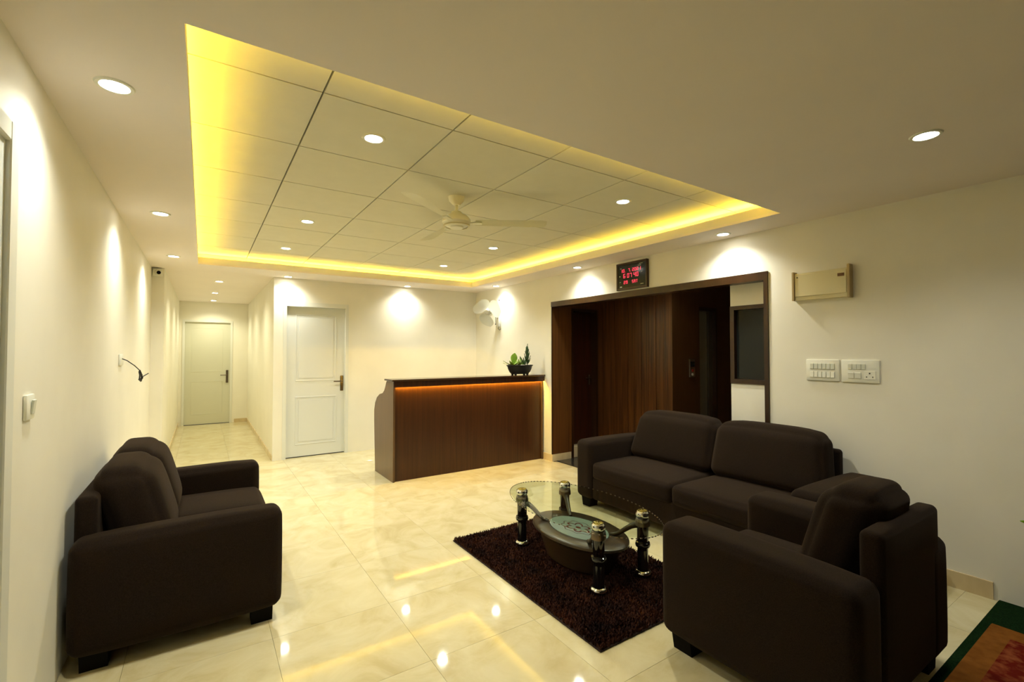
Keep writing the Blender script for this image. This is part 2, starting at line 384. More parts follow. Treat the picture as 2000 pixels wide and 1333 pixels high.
# cove LED strips
for nm, lab, p0, p1 in (('led_strip', 'yellow LED strip in the left cove of the ceiling tray', (ox0 - 0.085, oy0 - 0.06, 0), (ox0 - 0.07, oy1 + 0.06, 0)),
                        ('led_strip', 'yellow LED strip in the right cove of the ceiling tray', (ox1 + 0.07, oy0 - 0.06, 0), (ox1 + 0.085, oy1 + 0.06, 0)),
                        ('led_strip', 'yellow LED strip in the far cove of the ceiling tray', (ox0 - 0.06, oy1 + 0.07, 0), (ox1 + 0.06, oy1 + 0.085, 0)),
                        ('led_strip', 'yellow LED strip in the near cove of the ceiling tray', (ox0 - 0.06, oy0 - 0.085, 0), (ox1 + 0.06, oy0 - 0.07, 0))):
    z = HC + 0.02
    o = ob(nm, bm_box((p0[0], p0[1], z + 0.048), (p1[0], p1[1], z + 0.053)), led_m)
    ob('channel', bm_box((p0[0], p0[1], z), (p1[0], p1[1], z + 0.0475)), whitep_m, o)
    tag(o, lab, 'light strip', 'cove light strips')

# ------------------------------------------------------------ lift lobby beyond the right wall
LX = 6.35
struct('ceiling_lift_lobby', bm_box((XR + 0.12, 1.9, 2.42), (LX, 5.6, 2.46)), ceil_m, 'painted ceiling of the lift lobby', cat='ceiling')
ob('granite_floor', bm_box((XR + 0.075, AY0, -0.012), (LX, AY1 + 0.05, 0.001)), granite_m, fl)['label'] = 'dark granite floor of the lift lobby'
# far jamb (faces the camera), veneered
jam = struct('wall_lobby_far', bm_box((XR + 0.001, AY1 - 0.006, 0.09), (4.20, AY1 + 0.10, 2.42)), wood_jamb, 'brown veneered far side of the lift lobby opening', cat='wall')
struct('wall_lobby_far_side', bm_join(bm_box((4.69, AY1, 0), (4.80, AY1 + 0.10, 2.42)), bm_box((4.20, AY1, 2.045), (4.69, AY1 + 0.10, 2.42))), wood_jamb,
       'narrow veneered wall between the dark door and the planked wall', cat='wall')
# dark door in the far wall
d3 = struct('door_3', bm_box((4.235, AY1 + 0.09, 0.16), (4.655, AY1 + 0.13, 2.01)), wood_door, 'dark brown door at the far end of the lift lobby', cat='door')
ob('door_frame', bm_join(bm_box((4.20, AY1 - 0.012, 0.0), (4.235, AY1 + 0.12, 2.045)), bm_box((4.655, AY1 - 0.012, 0.0), (4.69, AY1 + 0.12, 2.045)), bm_box((4.235, AY1 - 0.012, 2.01), (4.655, AY1 + 0.12, 2.045))), wood_trim, d3)
ob('threshold', bm_box((4.236, AY1 + 0.005, 0.0), (4.654, AY1 + 0.12, 0.155), 0.004), skirt_m, d3)
ob('door_handle', bm_join(bm_box((4.60, AY1 + 0.075, 0.98), (4.625, AY1 + 0.09, 1.12), 0.003), bm_box((4.53, AY1 + 0.055, 1.07), (4.62, AY1 + 0.068, 1.085), 0.003)), darksteel_m, d3)
# planked wall and lift front
PY = 3.69
pw = struct('wall_lift_side', bm_box((4.815, PY, 0), (4.93, AY1 + 0.1, 2.42)), wood_trim, 'wall of upright dark brown wood planks in the lift lobby', cat='wall')
pn = 10; pw_ = (AY1 - PY) / pn
for k in range(pn):
    d = 0.0 if k % 2 == 0 else 0.0035
    ob('plank', bm_box((4.80 + d, PY + k * pw_ + 0.002, 0.0), (4.815, PY + (k + 1) * pw_ - 0.002, 2.419), 0.0015), wood_panel, pw)
struct('wall_lift_front', bm_join(bm_box((4.80, PY - 0.012, 0), (5.35, PY, 2.42)), bm_box((5.72, PY - 0.012, 0), (LX, PY, 2.42)), bm_box((5.35, PY - 0.012, 2.03), (5.72, PY, 2.42))), wood_lift,
       'brown laminate wall around the lift door', cat='wall')
lift_m = mat('lift_door_steel', (0.36, 0.37, 0.31), 0.42, 0.7)
ld = struct('door_4', bm_box((5.352, PY + 0.05, 0), (5.60, PY + 0.07, 2.03)), lift_m, 'stainless steel sliding lift door', cat='door')
ob('door_leaf', bm_box((5.612, PY + 0.035, 0), (5.70, PY + 0.055, 2.03)), steel_m, ld)
ob('door_frame', bm_join(bm_box((5.35, PY - 0.02, 1.985), (5.72, PY + 0.09, 2.03)), bm_box((5.70, PY - 0.018, 0), (5.72, PY + 0.09, 1.985))), wood_trim, ld)
struct('wall_lift_back', bm_box((4.93, PY + 0.09, 0), (LX, PY + 0.14, 2.42)), joint_m, 'dark lift shaft wall', cat='wall')
struct('wall_lobby_right', bm_box((LX, 1.9, 0), (LX + 0.1, 4.0, 2.42)), wood_jamb, 'brown end wall of the lift lobby', cat='wall')
struct('wall_lobby_near', bm_box((4.12, 1.93, 0), (LX, AY0, 2.42)), wall_m, 'cream near wall of the lift lobby', cat='wall')
lp = thing('lift_call_panel', 'slim steel lift call panel on the brown laminate wall', 'call panel', (5.18, PY - 0.012, 1.24))
ob('plate', bm_box((-0.058, -0.014, -0.115), (0.058, 0, 0.115), 0.004), steel_m, lp)
ob('display', bm_box((-0.038, -0.0165, 0.02), (0.038, -0.014, 0.085)), glassdark_m, lp)
ob('call_button', bm_tf(bm_cyl(0.016, 0.016, 0, 0.005), Matrix.Translation((0, -0.014, -0.03)) @ Matrix.Rotation(PI / 2, 4, 'X')), mat('button_red', (0.4, 0.02, 0.01), 0.4), lp, smooth=True)
ob('call_button', bm_tf(bm_cyl(0.016, 0.016, 0, 0.005), Matrix.Translation((0, -0.014, -0.08)) @ Matrix.Rotation(PI / 2, 4, 'X')), whitep_m, lp, smooth=True)
# return wall with the dark window at the near side
WX = 4.0
struct('wall_lobby_return', bm_join(bm_box((WX, AY0, 0), (WX + 0.12, 2.43, 1.165)), bm_box((WX, AY0, 1.86), (WX + 0.12, 2.43, 2.42))), wall_m,
       'short cream wall inside the lift lobby around the dark window', cat='wall')
wd = struct('window_1', bm_box((WX + 0.03, 2.075, 1.205), (WX + 0.04, 2.392, 1.825)), glassdark_m, 'dark glass window with a brown frame in the lift lobby', cat='window')
ob('window_frame', bm_join(bm_box((WX - 0.01, 2.392, 1.165), (WX + 0.12, 2.43, 1.86)), bm_box((WX - 0.01, AY0 + 0.001, 1.165), (WX + 0.12, 2.075, 1.86)),
                           bm_box((WX - 0.01, 2.075, 1.165), (WX + 0.12, 2.392, 1.205)), bm_box((WX - 0.01, 2.075, 1.825), (WX + 0.12, 2.392, 1.86))), wood_trim, wd)
# architrave of the opening
struct('trim_6', bm_join(bm_box((XR - 0.014, AY0 - 0.012, 0.0), (WX, AY0 + 0.022, AH - 0.06)), bm_box((XR - 0.014, AY0 - 0.012, AH - 0.06), (XR + 0.10, AY1 + 0.006, AH + 0.008)),
                         bm_box((XR - 0.008, AY1 - 0.007, 0.09), (XR + 0.001, AY1 + 0.006, AH - 0.06))), wood_trim,
       'dark brown wooden surround of the lift lobby opening', cat='trim')

# ------------------------------------------------------------ skirting
SK = 0.012
struct('baseboard_right', bm_box((XR - SK, 0.74, 0), (XR, AY0 - 0.012, 0.10)), skirt_m, 'beige marble skirting under the right wall', cat='baseboard')
struct('baseboard_right_far', bm_join(bm_box((XR - SK, AY1 - SK, 0), (XR, 6.93, 0.09)), bm_box((XR, AY1 - SK, 0), (4.19, AY1 + 0.1, 0.0895))), skirt_m, 'beige marble skirting turning the corner into the lift lobby', cat='baseboard')
struct('baseboard_corridor_right', bm_box((0.78 - SK, YB + 0.02, 0), (0.78, YE, 0.075)), skirt_m, 'beige skirting along the right side of the corridor', cat='baseboard')
struct('baseboard_corridor_end', bm_box((0.545, YE - SK, 0), (0.78 - SK, YE, 0.075)), skirt_m, 'beige skirting right of the far corridor door', cat='baseboard')
struct('baseboard_corridor_left', bm_box((-0.40, 8.2, 0), (-0.40 + SK, YE, 0.075)), skirt_m, 'beige skirting along the left side of the corridor', cat='baseboard')

# ------------------------------------------------------------ doors
def panel_mold(x0, x1, z0, z1, y, w=0.012, d=0.006):
    return bm_join(bm_box((x0, y - d, z0), (x1, y, z0 + w), 0.002), bm_box((x0, y - d, z1 - w), (x1, y, z1), 0.002),
                   bm_box((x0, y - d, z0 + w), (x0 + w, y, z1 - w), 0.002), bm_box((x1 - w, y - d, z0 + w), (x1, y, z1 - w), 0.002))
def lever(parent, x, y, z, dirx, plate_m, lev_m, h=0.22):
    o = ob('handle_plate', bm_box((x - 0.021, y - 0.008, z - h / 2), (x + 0.021, y, z + h / 2), 0.006, 2), plate_m, parent)
    ob('door_handle', bm_join(bm_tube([(x, y - 0.008, z + 0.03), (x, y - 0.05, z + 0.03)], 0.009), bm_tube([(x, y - 0.05, z + 0.03), (x + dirx * 0.12, y - 0.05, z + 0.03)], 0.009)), lev_m, parent, smooth=True)
D1Y = YB + 0.05
d1 = struct('door_1', bm_box((0.94, D1Y, 0.012), (1.715, D1Y + 0.035, 2.075)), door_m, 'white panelled door in the back wall', cat='door')
ob('door_frame', bm_join(bm_box((0.895, YB - 0.008, 0), (0.94, D1Y + 0.06, 2.135)), bm_box((1.715, YB - 0.008, 0), (1.755, D1Y + 0.06, 2.135)), bm_box((0.94, YB - 0.004, 2.075), (1.715, D1Y + 0.06, 2.135))), frame_m, d1)
for k, (z0, z1) in enumerate(((1.045, 1.97), (0.17, 0.83))):
    bmp = bm_join(panel_mold(1.06, 1.335, z0, z1, D1Y + 0.001) if False else panel_mold(1.06, 1.60, z0, z1, D1Y + 0.001), bm_box((1.10, D1Y - 0.004, z0 + 0.04), (1.56, D1Y + 0.001, z1 - 0.04), 0.004))
    ob('door_panel', bmp, door_m, d1)
ob('threshold_gap_shade', bm_box((0.94, D1Y + 0.004, 0.0005), (1.715, D1Y + 0.03, 0.012)), blackp_m, d1)  # black strip stands for the shade in the gap under the door
lever(d1, 1.675, D1Y, 1.0, -1, darksteel_m, darksteel_m)
D2Y = YE + 0.03
d2 = struct('door_2', bm_box((-0.305, D2Y, 0.008), (0.465, D2Y + 0.035, 2.05)), doory_m, 'plain cream door at the end of the corridor', cat='door')
ob('door_frame', bm_join(bm_box((-0.345, YE - 0.01, 0), (-0.305, YE + 0.08, 2.09)), bm_box((0.465, YE - 0.01, 0), (0.505, YE + 0.08, 2.09)), bm_box((-0.305, YE - 0.01, 2.05), (0.465, YE + 0.08, 2.09))), frame_m, d2)
ob('door_panel', panel_mold(-0.20, 0.34, 1.05, 1.93, D2Y + 0.001, 0.01, 0.003), doory_m, d2)
ob('door_panel', panel_mold(-0.20, 0.34, 0.2, 0.86, D2Y + 0.001, 0.01, 0.003), doory_m, d2)
lever(d2, 0.415, D2Y, 0.95, -1, darksteel_m, darksteel_m, 0.26)
# door in the left wall, its frame edge at the left border of the picture
d5 = struct('door_5', bm_box((XL, 1.12, 0.01), (XL + 0.008, 2.03, 2.10)), door_m, 'white door in the left wall at the edge of the picture', cat='door')
ob('door_frame', bm_join(bm_box((XL, 2.03, 0), (XL + 0.022, 2.105, 2.165), 0.004), bm_box((XL, 1.05, 0), (XL + 0.022, 1.12, 2.165), 0.004), bm_box((XL, 1.12, 2.10), (XL + 0.022, 2.03, 2.165), 0.004)), frame_m, d5)
ob('door_panel', bm_join(bm_box((XL + 0.008, 1.24, 1.05), (XL + 0.014, 1.92, 1.98), 0.004), bm_box((XL + 0.008, 1.24, 0.2), (XL + 0.014, 1.92, 0.9), 0.004)), door_m, d5)

# ------------------------------------------------------------ recessed downlights
def make_downlight(name, label, group, loc):
    t = thing(name, label, 'ceiling light', loc, 0, group)
    ob('trim_ring', bm_lathe([(0.043, -0.0015), (0.047, -0.006), (0.058, -0.006), (0.062, 0.0), (0.043, 0.0)], 28), whitep_m, t, smooth=True)
    ob('diffuser', bm_lathe([(0, -0.0045), (0.030, -0.004), (0.0432, -0.0018), (0.0432, 0.0), (0, 0.0)], 28), lamp_m, t, smooth=True)
    ld_ = bpy.data.lights.new('downlight_beam', 'SPOT'); ld_.energy = SPOT_W; ld_.color = SPOT_COL; ld_.spot_size = math.radians(140); ld_.spot_blend = 0.9; ld_.shadow_soft_size = 0.045
    lo = bpy.data.objects.new('downlight_beam', ld_); C.objects.link(lo); lo.parent = t; lo.location = (0, 0, -0.012)
    return t
soffit = [((-0.29, 2.27), 'bright downlight in the left soffit nearest the camera'),
          ((-0.27, 4.20), 'downlight in the left soffit above the small sofa end, middle of three'),
          ((-0.27, 6.00), 'downlight in the left soffit nearest the corridor, by the security camera'),
          ((0.178, 7.80), 'nearest of the three downlights in the corridor ceiling'),
          ((0.156, 9.35), 'middle of the three downlights in the corridor ceiling'),
          ((0.156, 10.75), 'farthest of the three downlights, closest to the corridor end door'),
          ((0.93, 6.80), 'downlight in the far soffit above the white panelled door'),
          ((2.59, 6.80), 'downlight in the far soffit washing the bare back wall behind the counter'),
          ((3.71, 6.03), 'downlight in the right soffit above the white wall fan'),
          ((3.70, 4.17), 'downlight in the right soffit left of the digital clock'),
          ((3.69, 2.30), 'downlight in the right soffit above the lift lobby opening, right of the clock'),
          ((2.785, 0.72), 'lone downlight in the plain ceiling at the upper right')]
dl = None
for (x, y), lab in soffit:
    if dl is None: dl = make_downlight('ceiling_downlight', lab, 'recessed downlights in the plain ceiling', (x, y, HC))
    else: dup(dl, (x, y, HC), lab)
lob = dup(dl, (4.38, 3.45, 2.42), 'downlight in the lift lobby ceiling behind the header')
for ch_ in lob.children:
    if ch_.type == 'LIGHT': ch_.data = ch_.data.copy(); ch_.data.energy = 9.0
warm = None
for o_ in list(C.objects):
    if o_.type == 'LIGHT' and o_.parent and o_.parent.location.y > 7.2:
        if warm is None: warm = o_.data.copy(); warm.color = (1.0, 0.95, 0.68); warm.energy = 22.0
        o_.data = warm
traylights = [((0.75, 2.475), 'large-looking downlight in a tray tile nearest the camera on the left'),
              ((2.66, 2.475), 'downlight in a tray tile near the right cove, nearest the camera on that side'),
              ((0.75, 4.385), 'downlight in the left row of the tiled tray, middle of its row'),
              ((2.66, 4.385), 'downlight in the right row of the tiled tray, beyond the ceiling fan'),
              ((0.75, 5.66), 'downlight in the left row of the tiled tray, farthest of its row'),
              ((2.66, 5.66), 'downlight in the right row of the tiled tray, farthest of its row')]
dt = None
for (x, y), lab in traylights:
    if dt is None:
        dt = dup(dl, (x, y, HT), lab); dt.name = 'tray_downlight'; dt['group'] = 'recessed downlights in the tiled tray'
        for ch_ in dt.children:
            if ch_.type == 'LIGHT': ch_.data = ch_.data.copy(); ch_.data.energy = TRAY_W
    else: dup(dt, (x, y, HT), lab)

# ------------------------------------------------------------ reception counter
CX0, CX1 = 1.765, 3.855
rc = thing('reception_counter', 'dark wood reception counter with a curved end and orange light under its top', 'counter', (CX0, 5.03, 0))
def L_(x, y, z): return (x - CX0, y - 5.03, z)
def cbox(x0, y0, z0, x1, y1, z1, bev=0.0): return bm_box(L_(x0, y0, z0), L_(x1, y1, z1), bev)
ob('front_panel', cbox(CX0 + 0.022, 5.075, 0, CX1, 5.095, 1.06), wood_counter, rc)
prof = [(5.05, 0), (5.69, 0), (5.72, 0.40), (5.735, 0.62), (5.735, 0.74), (5.70, 0.83), (5.63, 0.90), (5.53, 0.945), (5.42, 0.965), (5.36, 1.0), (5.32, 1.05), (5.29, 1.10), (5.27, 1.115), (5.05, 1.115)]
ob('side_panel', bm_prism([(y - 5.03, z) for y, z in prof], 0, 0, 0.022), wood_side_lit, rc)['label'] = 'curved end panel, the light on it put into a lighter brown'
ob('side_panel', bm_prism([(y - 5.03, z) for y, z in prof], 0, CX1 - CX0 - 0.02, CX1 - CX0), wood_side_lit, rc)
ob('fascia', cbox(CX0 + 0.0, 5.03, 1.052, CX1 + 0.012, 5.042, 1.12), wood_dark, rc)
ob('counter_top', cbox(CX0 - 0.022, 5.012, 1.12, CX1 + 0.012, 5.295, 1.14, 0.004), mat('polished_counter_top', (0.045, 0.018, 0.007), 0.12), rc)
ob('work_surface', cbox(CX0 + 0.022, 5.095, 0.74, CX1 - 0.02, 5.70, 0.765), wood_counter, rc)
ob('led_strip', cbox(CX0 + 0.03, 5.046, 1.060, CX1 + 0.012, 5.060, 1.068), ledc_m, rc)['label'] = 'glowing orange LED strip'

# ------------------------------------------------------------ sofas
def sofa(name, label, loc, rz, L, D, nseat, aw=0.17, ah=0.60, bt=0.75, ct=0.88, seat_h=0.43, lean=0.12, back_puff=0.03, b0=0.11, b1=0.11, taper=0.06, cut=0.0):
    """local frame: x along the width, front at y = 0, back at y = D"""
    t = thing(name, label, 'sofa' if nseat > 1 else 'armchair', loc, rz, 'brown woven sofas of the set')
    zb = 0.085; y_in = D - 0.085
    ob('frame', bm_soft((aw - 0.01, 0.025, zb), (L - aw + 0.01, D - 0.03, 0.29), 0.025, n=2), fabric_m, t, smooth='all')
    for x0, x1 in ((0, aw), (L - aw, L)):
        def slope(q, p):
            q = Vector(q)
            if p[2] > 0: q.z -= 0.012 * (p[1] * 0.5 + 0.5)
            return q
        ob('armrest', bm_soft((x0, 0, zb), (x1, D, ah), 0.045, (0.006, 0.004, 0.014), n=6, fn=slope), fabric_m, t, smooth='all')
    ob('backrest', bm_soft((b0, y_in, zb + 0.02), (L - b1, D - 0.002, bt), 0.025, (0, 0.004, 0.004), n=6), fabric_m, t, smooth='all')
    w = (L - 2 * aw) / nseat
    for k in range(nseat):
        x0 = aw + k * w + 0.003; x1 = aw + (k + 1) * w - 0.003
        ob('seat_cushion', bm_soft((x0, 0.004, 0.275), (x1, y_in + 0.02, seat_h), 0.04, (0.002, 0.01, 0.022), n=8), fabric_m, t, smooth='all')
        h2 = (ct - (seat_h + 0.005)) / 2
        def lf(q, p):
            q = Vector(q); s = (q.z + h2) / (2 * h2)
            q.y += lean * (s - 0.5)                    # leans back
            q.y *= 1.0
            outer = (k == 0 and p[0] < 0) or (k == nseat - 1 and p[0] > 0)
            q.x *= 1.0 - (taper * 2 if outer else 0.02) * s
            q.z -= 0.022 * s * p[0] ** 4
            return q
        ob('back_cushion', bm_soft((x0 - 0.004, y_in - 0.235, seat_h + 0.012), (x1 + 0.004 - cut, y_in - 0.02, ct), 0.075, (0.008, back_puff, 0.014), n=8, fn=lf, tr=5), fabric_m, t, smooth='all')
    for fx in (0.10, L - 0.10):
        for fy in (0.09, D - 0.09):
            bmf = bm_prism([(-0.045, 0), (0.045, 0), (0.062, 0.09), (-0.062, 0.09)], 1, -0.05, 0.05)
            ob('foot', bmf, foot_m, t, (fx, fy, 0))
    return t
sofa('two_seat_sofa', 'dark brown two-seat sofa standing against the left wall', (0.37, 2.80, 0), PI / 2, 1.43, 0.86, 2, aw=0.16, ah=0.605, bt=0.775, ct=0.875, taper=0.03)
sofa('three_seat_sofa', 'long dark brown sofa under the lift lobby opening on the right', (2.985, 3.40, 0), -PI / 2, 2.15, 0.85, 2, aw=0.205, ah=0.612, bt=0.75, ct=0.875, b1=0.23, taper=0.07)
sofa('armchair', 'dark brown armchair in the right foreground with its side to the camera', (2.87, 1.535, 0), PI, 0.98, 0.84, 1, aw=0.22, ah=0.612, bt=0.76, ct=0.872, b1=0.235, taper=0.07, cut=0.12)

# ------------------------------------------------------------ shaggy rug
RX0, RX1, RY0, RY1 = 1.61, 2.62, 1.66, 3.25
rug = ob('shaggy_rug', bm_box((0, 0, 0), (RX1 - RX0, RY1 - RY0, 0.008), 0.002), rugb_m, None, (RX0, RY0, 0.0))
tag(rug, 'dark brown shaggy rug under the glass coffee table', 'rug')
vs, fs = [], []
W_, H_ = RX1 - RX0, RY1 - RY0
random.seed(3)
for k in range(42000):
    x = random.uniform(0.004, W_ - 0.004); y = random.uniform(0.004, H_ - 0.004); a = random.uniform(0, 2 * PI); w = random.uniform(0.0025, 0.005)
    la = random.uniform(0, 2 * PI); le = random.uniform(0.004, 0.018); h = random.uniform(0.016, 0.028)
    dx, dy = math.cos(a) * w, math.sin(a) * w; lx, ly = math.cos(la) * le, math.sin(la) * le
    i = len(vs)
    vs += [(x - dx, y - dy, 0.007), (x + dx, y + dy, 0.007), (x + dx + lx * .4, y + dy + ly * .4, 0.007 + h * .6), (x - dx + lx * .4, y - dy + ly * .4, 0.007 + h * .6), (x + lx, y + ly, 0.007 + h)]
    fs += [(i, i + 1, i + 2, i + 3), (i + 3, i + 2, i + 4)]
me = bpy.data.meshes.new('pile'); me.from_pydata(vs, [], fs); me.materials.append(pile_m)
pile = bpy.data.objects.new('pile', me); C.objects.link(pile); pile.parent = rug; pile['kind'] = 'stuff'

# ------------------------------------------------------------ coffee table
TC = (2.172, 2.45)
ct_ = thing('coffee_table', 'oval glass coffee table on four glossy black legs with silver caps', 'coffee table', (TC[0], TC[1], 0.036))
ZG = 0.372
def ellipse(a, b_, n_=64): return [(a * math.cos(2 * PI * k / n_), b_ * math.sin(2 * PI * k / n_)) for k in range(n_)]
gt = ob('glass_top', bm_lathe([(0, ZG), (0.355, ZG), (0.36, ZG + 0.003), (0.36, ZG + 0.007), (0.355, ZG + 0.010), (0, ZG + 0.010)], 72, sy=0.66 / 0.36), glass_m, ct_)
LEG = [(-0.187, 0.41, 'a'), (-0.20, -0.405, 'b'), (0.187, -0.405, 'c'), (0.195, 0.375, 'd')]
legb = bm_lathe([(0, 0), (0.037, 0), (0.036, 0.02), (0.034, 0.03), (0.033, 0.155), (0.033, 0.20), (0.036, 0.205), (0.036, 0.33), (0.0, 0.33)], 28)
for i, (x, y, _) in enumerate(LEG):
    if i == 0:
        lg = ob('leg', legb, black_m, ct_, (x, y, 0), smooth=True)
        ob('base_ring', bm_lathe([(0.038, 0.002), (0.050, 0.002), (0.050, 0.010), (0.043, 0.022), (0.038, 0.024)], 28), chrome_m, lg, smooth=True)
        ob('collar', bm_lathe([(0.034, 0.178), (0.044, 0.181), (0.0475, 0.195), (0.044, 0.209), (0.036, 0.213)], 28), black_m, lg, smooth=True)
        ob('bracket', bm_lathe([(0.036, 0.318), (0.046, 0.321), (0.046, 0.342), (0.040, 0.372), (0.0, 0.372)], 28), darksteel_m, lg, smooth=True)
        cp = ob('cap', bm_lathe([(0, 0.382), (0.041, 0.382), (0.043, 0.390), (0.041, 0.410), (0.034, 0.418), (0.0, 0.418)], 28), chrome_m, lg, smooth=True)
        ob('cap_emblem', bm_join(*[bm_tf(bm_box((-0.028, -0.0028, 0.4175), (0.028, 0.0028, 0.4225), 0.001), Matrix.Rotation(PI * q / 3, 4, 'Z')) for q in range(3)],
                                 bm_lathe([(0.026, 0.4175), (0.033, 0.4175), (0.033, 0.421), (0.026, 0.421)], 24)), brass_m, lg)
        first = lg
    else:
        c2 = first.copy(); C.objects.link(c2); c2.location = (x, y, 0)
        for ch in first.children:
            k2 = ch.copy(); C.objects.link(k2); k2.parent = c2
ct_.scale = (1, 1, 0.945)
rim = []
for k in range(96):
    a = 2 * PI * k / 96
    rim.append(bm_tf(bm_box((-0.0020, -0.0068, -0.003), (0.0020, 0.0068, 0.003), 0.0008), Matrix.Translation((0.3605 * math.cos(a), 0.6605 * math.sin(a), ZG + 0.005)) @ Matrix.Rotation(math.atan2(0.3605 * math.sin(a), 0.6605 * math.cos(a)) if False else math.atan2(math.sin(a) / 0.66, math.cos(a) / 0.36), 4, 'Z')))
ob('rim_beading', bm_join(*rim), darksteel_m, ct_)['kind'] = 'stuff'
# lower oval shelf with its drum and inset
dr = ob('shelf', bm_lathe([(0, 0.165), (0.225, 0.165), (0.25, 0.19), (0.25, 0.205), (0.24, 0.212), (0.16, 0.212), (0.155, 0.206), (0, 0.206)], 64, sy=1.62), drum_m, ct_, smooth=True)
dr['label'] = 'brown oval lower shelf'
ob('drum', bm_lathe([(0, 0.0), (0.175, 0.0), (0.20, 0.10), (0.215, 0.166), (0, 0.166)], 64, sy=1.62), drum_m, ct_, smooth=True)
ins = ob('inset', bm_lathe([(0, 0.2065), (0.154, 0.2065), (0.154, 0.2125), (0, 0.2125)], 64, sy=1.62), inset_m, ct_, smooth=True)
ins['label'] = 'pale frosted glass inset with a reddish flower print'
for i, (x, y, _) in enumerate(LEG):
    d = Vector((x, y, 0)); e = d * 0.52
    pts = []
    for k in range(9):
        s = k / 8; p = d * (0.94 - 0.42 * s); pts.append((p.x, p.y, 0.315 - 0.10 * (1 - math.cos(s * PI)) / 2))
    ob('curved_arm', bm_tube(pts, 0.020, 10, 0.012), drum_m, ct_, smooth=True)

# ------------------------------------------------------------ potted succulents on the counter
pot = thing('succulent_planter', 'black oblong bowl on small feet planted with succulents, on the counter end', 'plant', (3.545, 5.155, 1.14))
bw = bm_lathe([(0, 0.014), (0.13, 0.014), (0.160, 0.040), (0.182, 0.08), (0.192, 0.115), (0.207, 0.124), (0.207, 0.134), (0.190, 0.134), (0.180, 0.118), (0, 0.118)], 40, sy=0.48)
ob('bowl', bw, blackp_m, pot, smooth=True)
for sx_ in (-1, 1):
    for sy_ in (-1, 1):
        ob('bowl_foot', bm_cyl(0.014, 0.020, 0, 0.022, 12), blackp_m, pot, (sx_ * 0.095, sy_ * 0.038, 0))
ob('soil', bm_lathe([(0, 0.118), (0.181, 0.118), (0.15, 0.128), (0, 0.130)], 32, sy=0.47), soil_m, pot, smooth=True)
pb = []
for k in range(60):
    a = random.uniform(0, 2 * PI); r = math.sqrt(random.random()) * 0.165; s = random.uniform(0.006, 0.011)
    b1 = bmesh.new(); bmesh.ops.create_icosphere(b1, subdivisions=1, radius=s); bm_tf(b1, Matrix.Translation((r * math.cos(a), r * 0.45 * math.sin(a), 0.130))); pb.append(b1)
ob('pebbles', bm_join(*pb), pebble_m, pot)['kind'] = 'stuff'
def leaf_bm(length, width, th=0.004, curl=0.2, blunt=0.7, n_=8):
    """fleshy leaf along +x from the origin, thickness in z"""
    bm = bmesh.new(); top, bot = [], []
    for i in range(n_ + 1):
        s = i / n_; w = width / 2 * (math.sin(PI * min(1, s ** blunt * 0.98 + 0.02))) ** 0.75; w = max(w, width * 0.04)
        z = curl * length * s * s
        top.append([bm.verts.new((s * length, y, z + th * (1 - abs(y) / (w + 1e-9)) * 1.0)) for y in (-w, 0, w)])
        bot.append([bm.verts.new((s * length, y, z - th * (1 - abs(y) / (w + 1e-9)) * 1.0 - 0.0006)) for y in (-w, 0, w)])
    for R_, flip in ((top, 0), (bot, 1)):
        for A, B in zip(R_[:-1], R_[1:]):
            for k in range(2):
                f = (A[k], B[k], B[k + 1], A[k + 1]); bm.faces.new(f[::-1] if flip else f)
    for A, B, a2, b2 in zip(top[:-1], top[1:], bot[:-1], bot[1:]):
        bm.faces.new((A[0], a2[0], b2[0], B[0])); bm.faces.new((A[2], B[2], b2[2], a2[2]))
    bmesh.ops.recalc_face_normals(bm, faces=bm.faces)
    return bm
def leaf(parent, base, az, el, length, width, m, roll=0.0, **k):
    return ob('leaf', bm_tf(leaf_bm(length, width, **k), Matrix.Translation(base) @ Matrix.Rotation(az, 4, 'Z') @ Matrix.Rotation(-el, 4, 'Y') @ Matrix.Rotation(roll, 4, 'X')), m, parent, smooth=True)
# bright paddle-leaf succulent at the left of the bowl
bx = (-0.105, 0.0, 0.125)
leaf(pot, (bx[0], 0, 0.14), 0.3, 1.42, 0.155, 0.115, leafb_m, roll=1.35, curl=0.05, blunt=1.25)['label'] = 'upright round bright green leaf'
for az, el, ln, wd_, m in ((3.1, 0.28, 0.17, 0.05, leafp_m), (3.6, 0.5, 0.12, 0.05, leafb_m), (2.5, 0.15, 0.14, 0.045, leafp_m), (0.2, 0.5, 0.12, 0.05, leafb_m), (-0.5, 0.35, 0.12, 0.045, leafp_m), (5.0, 0.4, 0.09, 0.05, leafb_m), (1.5, 0.5, 0.09, 0.05, leafb_m)):
    leaf(pot, bx, az, el, ln, wd_, m, curl=0.12)
# pale rosette in the middle
for k in range(9):
    leaf(pot, (-0.01, 0.0, 0.13), k * 0.7, 0.5 + 0.35 * (k % 3), 0.085, 0.045, leafp_m if k % 2 else leafb_m, curl=0.1)
# dark lobed leaves
for az, el, ln in ((2.3, 1.15, 0.13), (1.0, 1.3, 0.10), (3.6, 0.9, 0.09), (0.2, 0.9, 0.08), (5.0, 1.0, 0.09)):
    leaf(pot, (0.055, 0.0, 0.13), az, el, ln, 0.05, leafd_m, roll=1.2, curl=0.1)
# tall spiky stem at the right
ob('stem', bm_tube([(0.12, 0, 0.125), (0.118, 0, 0.2), (0.122, 0, 0.33)], 0.007, 8, 0.003), leafd_m, pot, smooth=True)
for k in range(26):
    zz = 0.14 + 0.18 * k / 25; az = k * 2.4
    leaf(pot, (0.12, 0, zz), az, 0.75 + 0.45 * k / 25, 0.10 - 0.03 * k / 25, 0.026, leafd_m, curl=0.22, blunt=0.6)
leaf(pot, (0.122, 0, 0.32), 0, 1.5, 0.10, 0.018, leafd_m, curl=0.02, blunt=0.6)

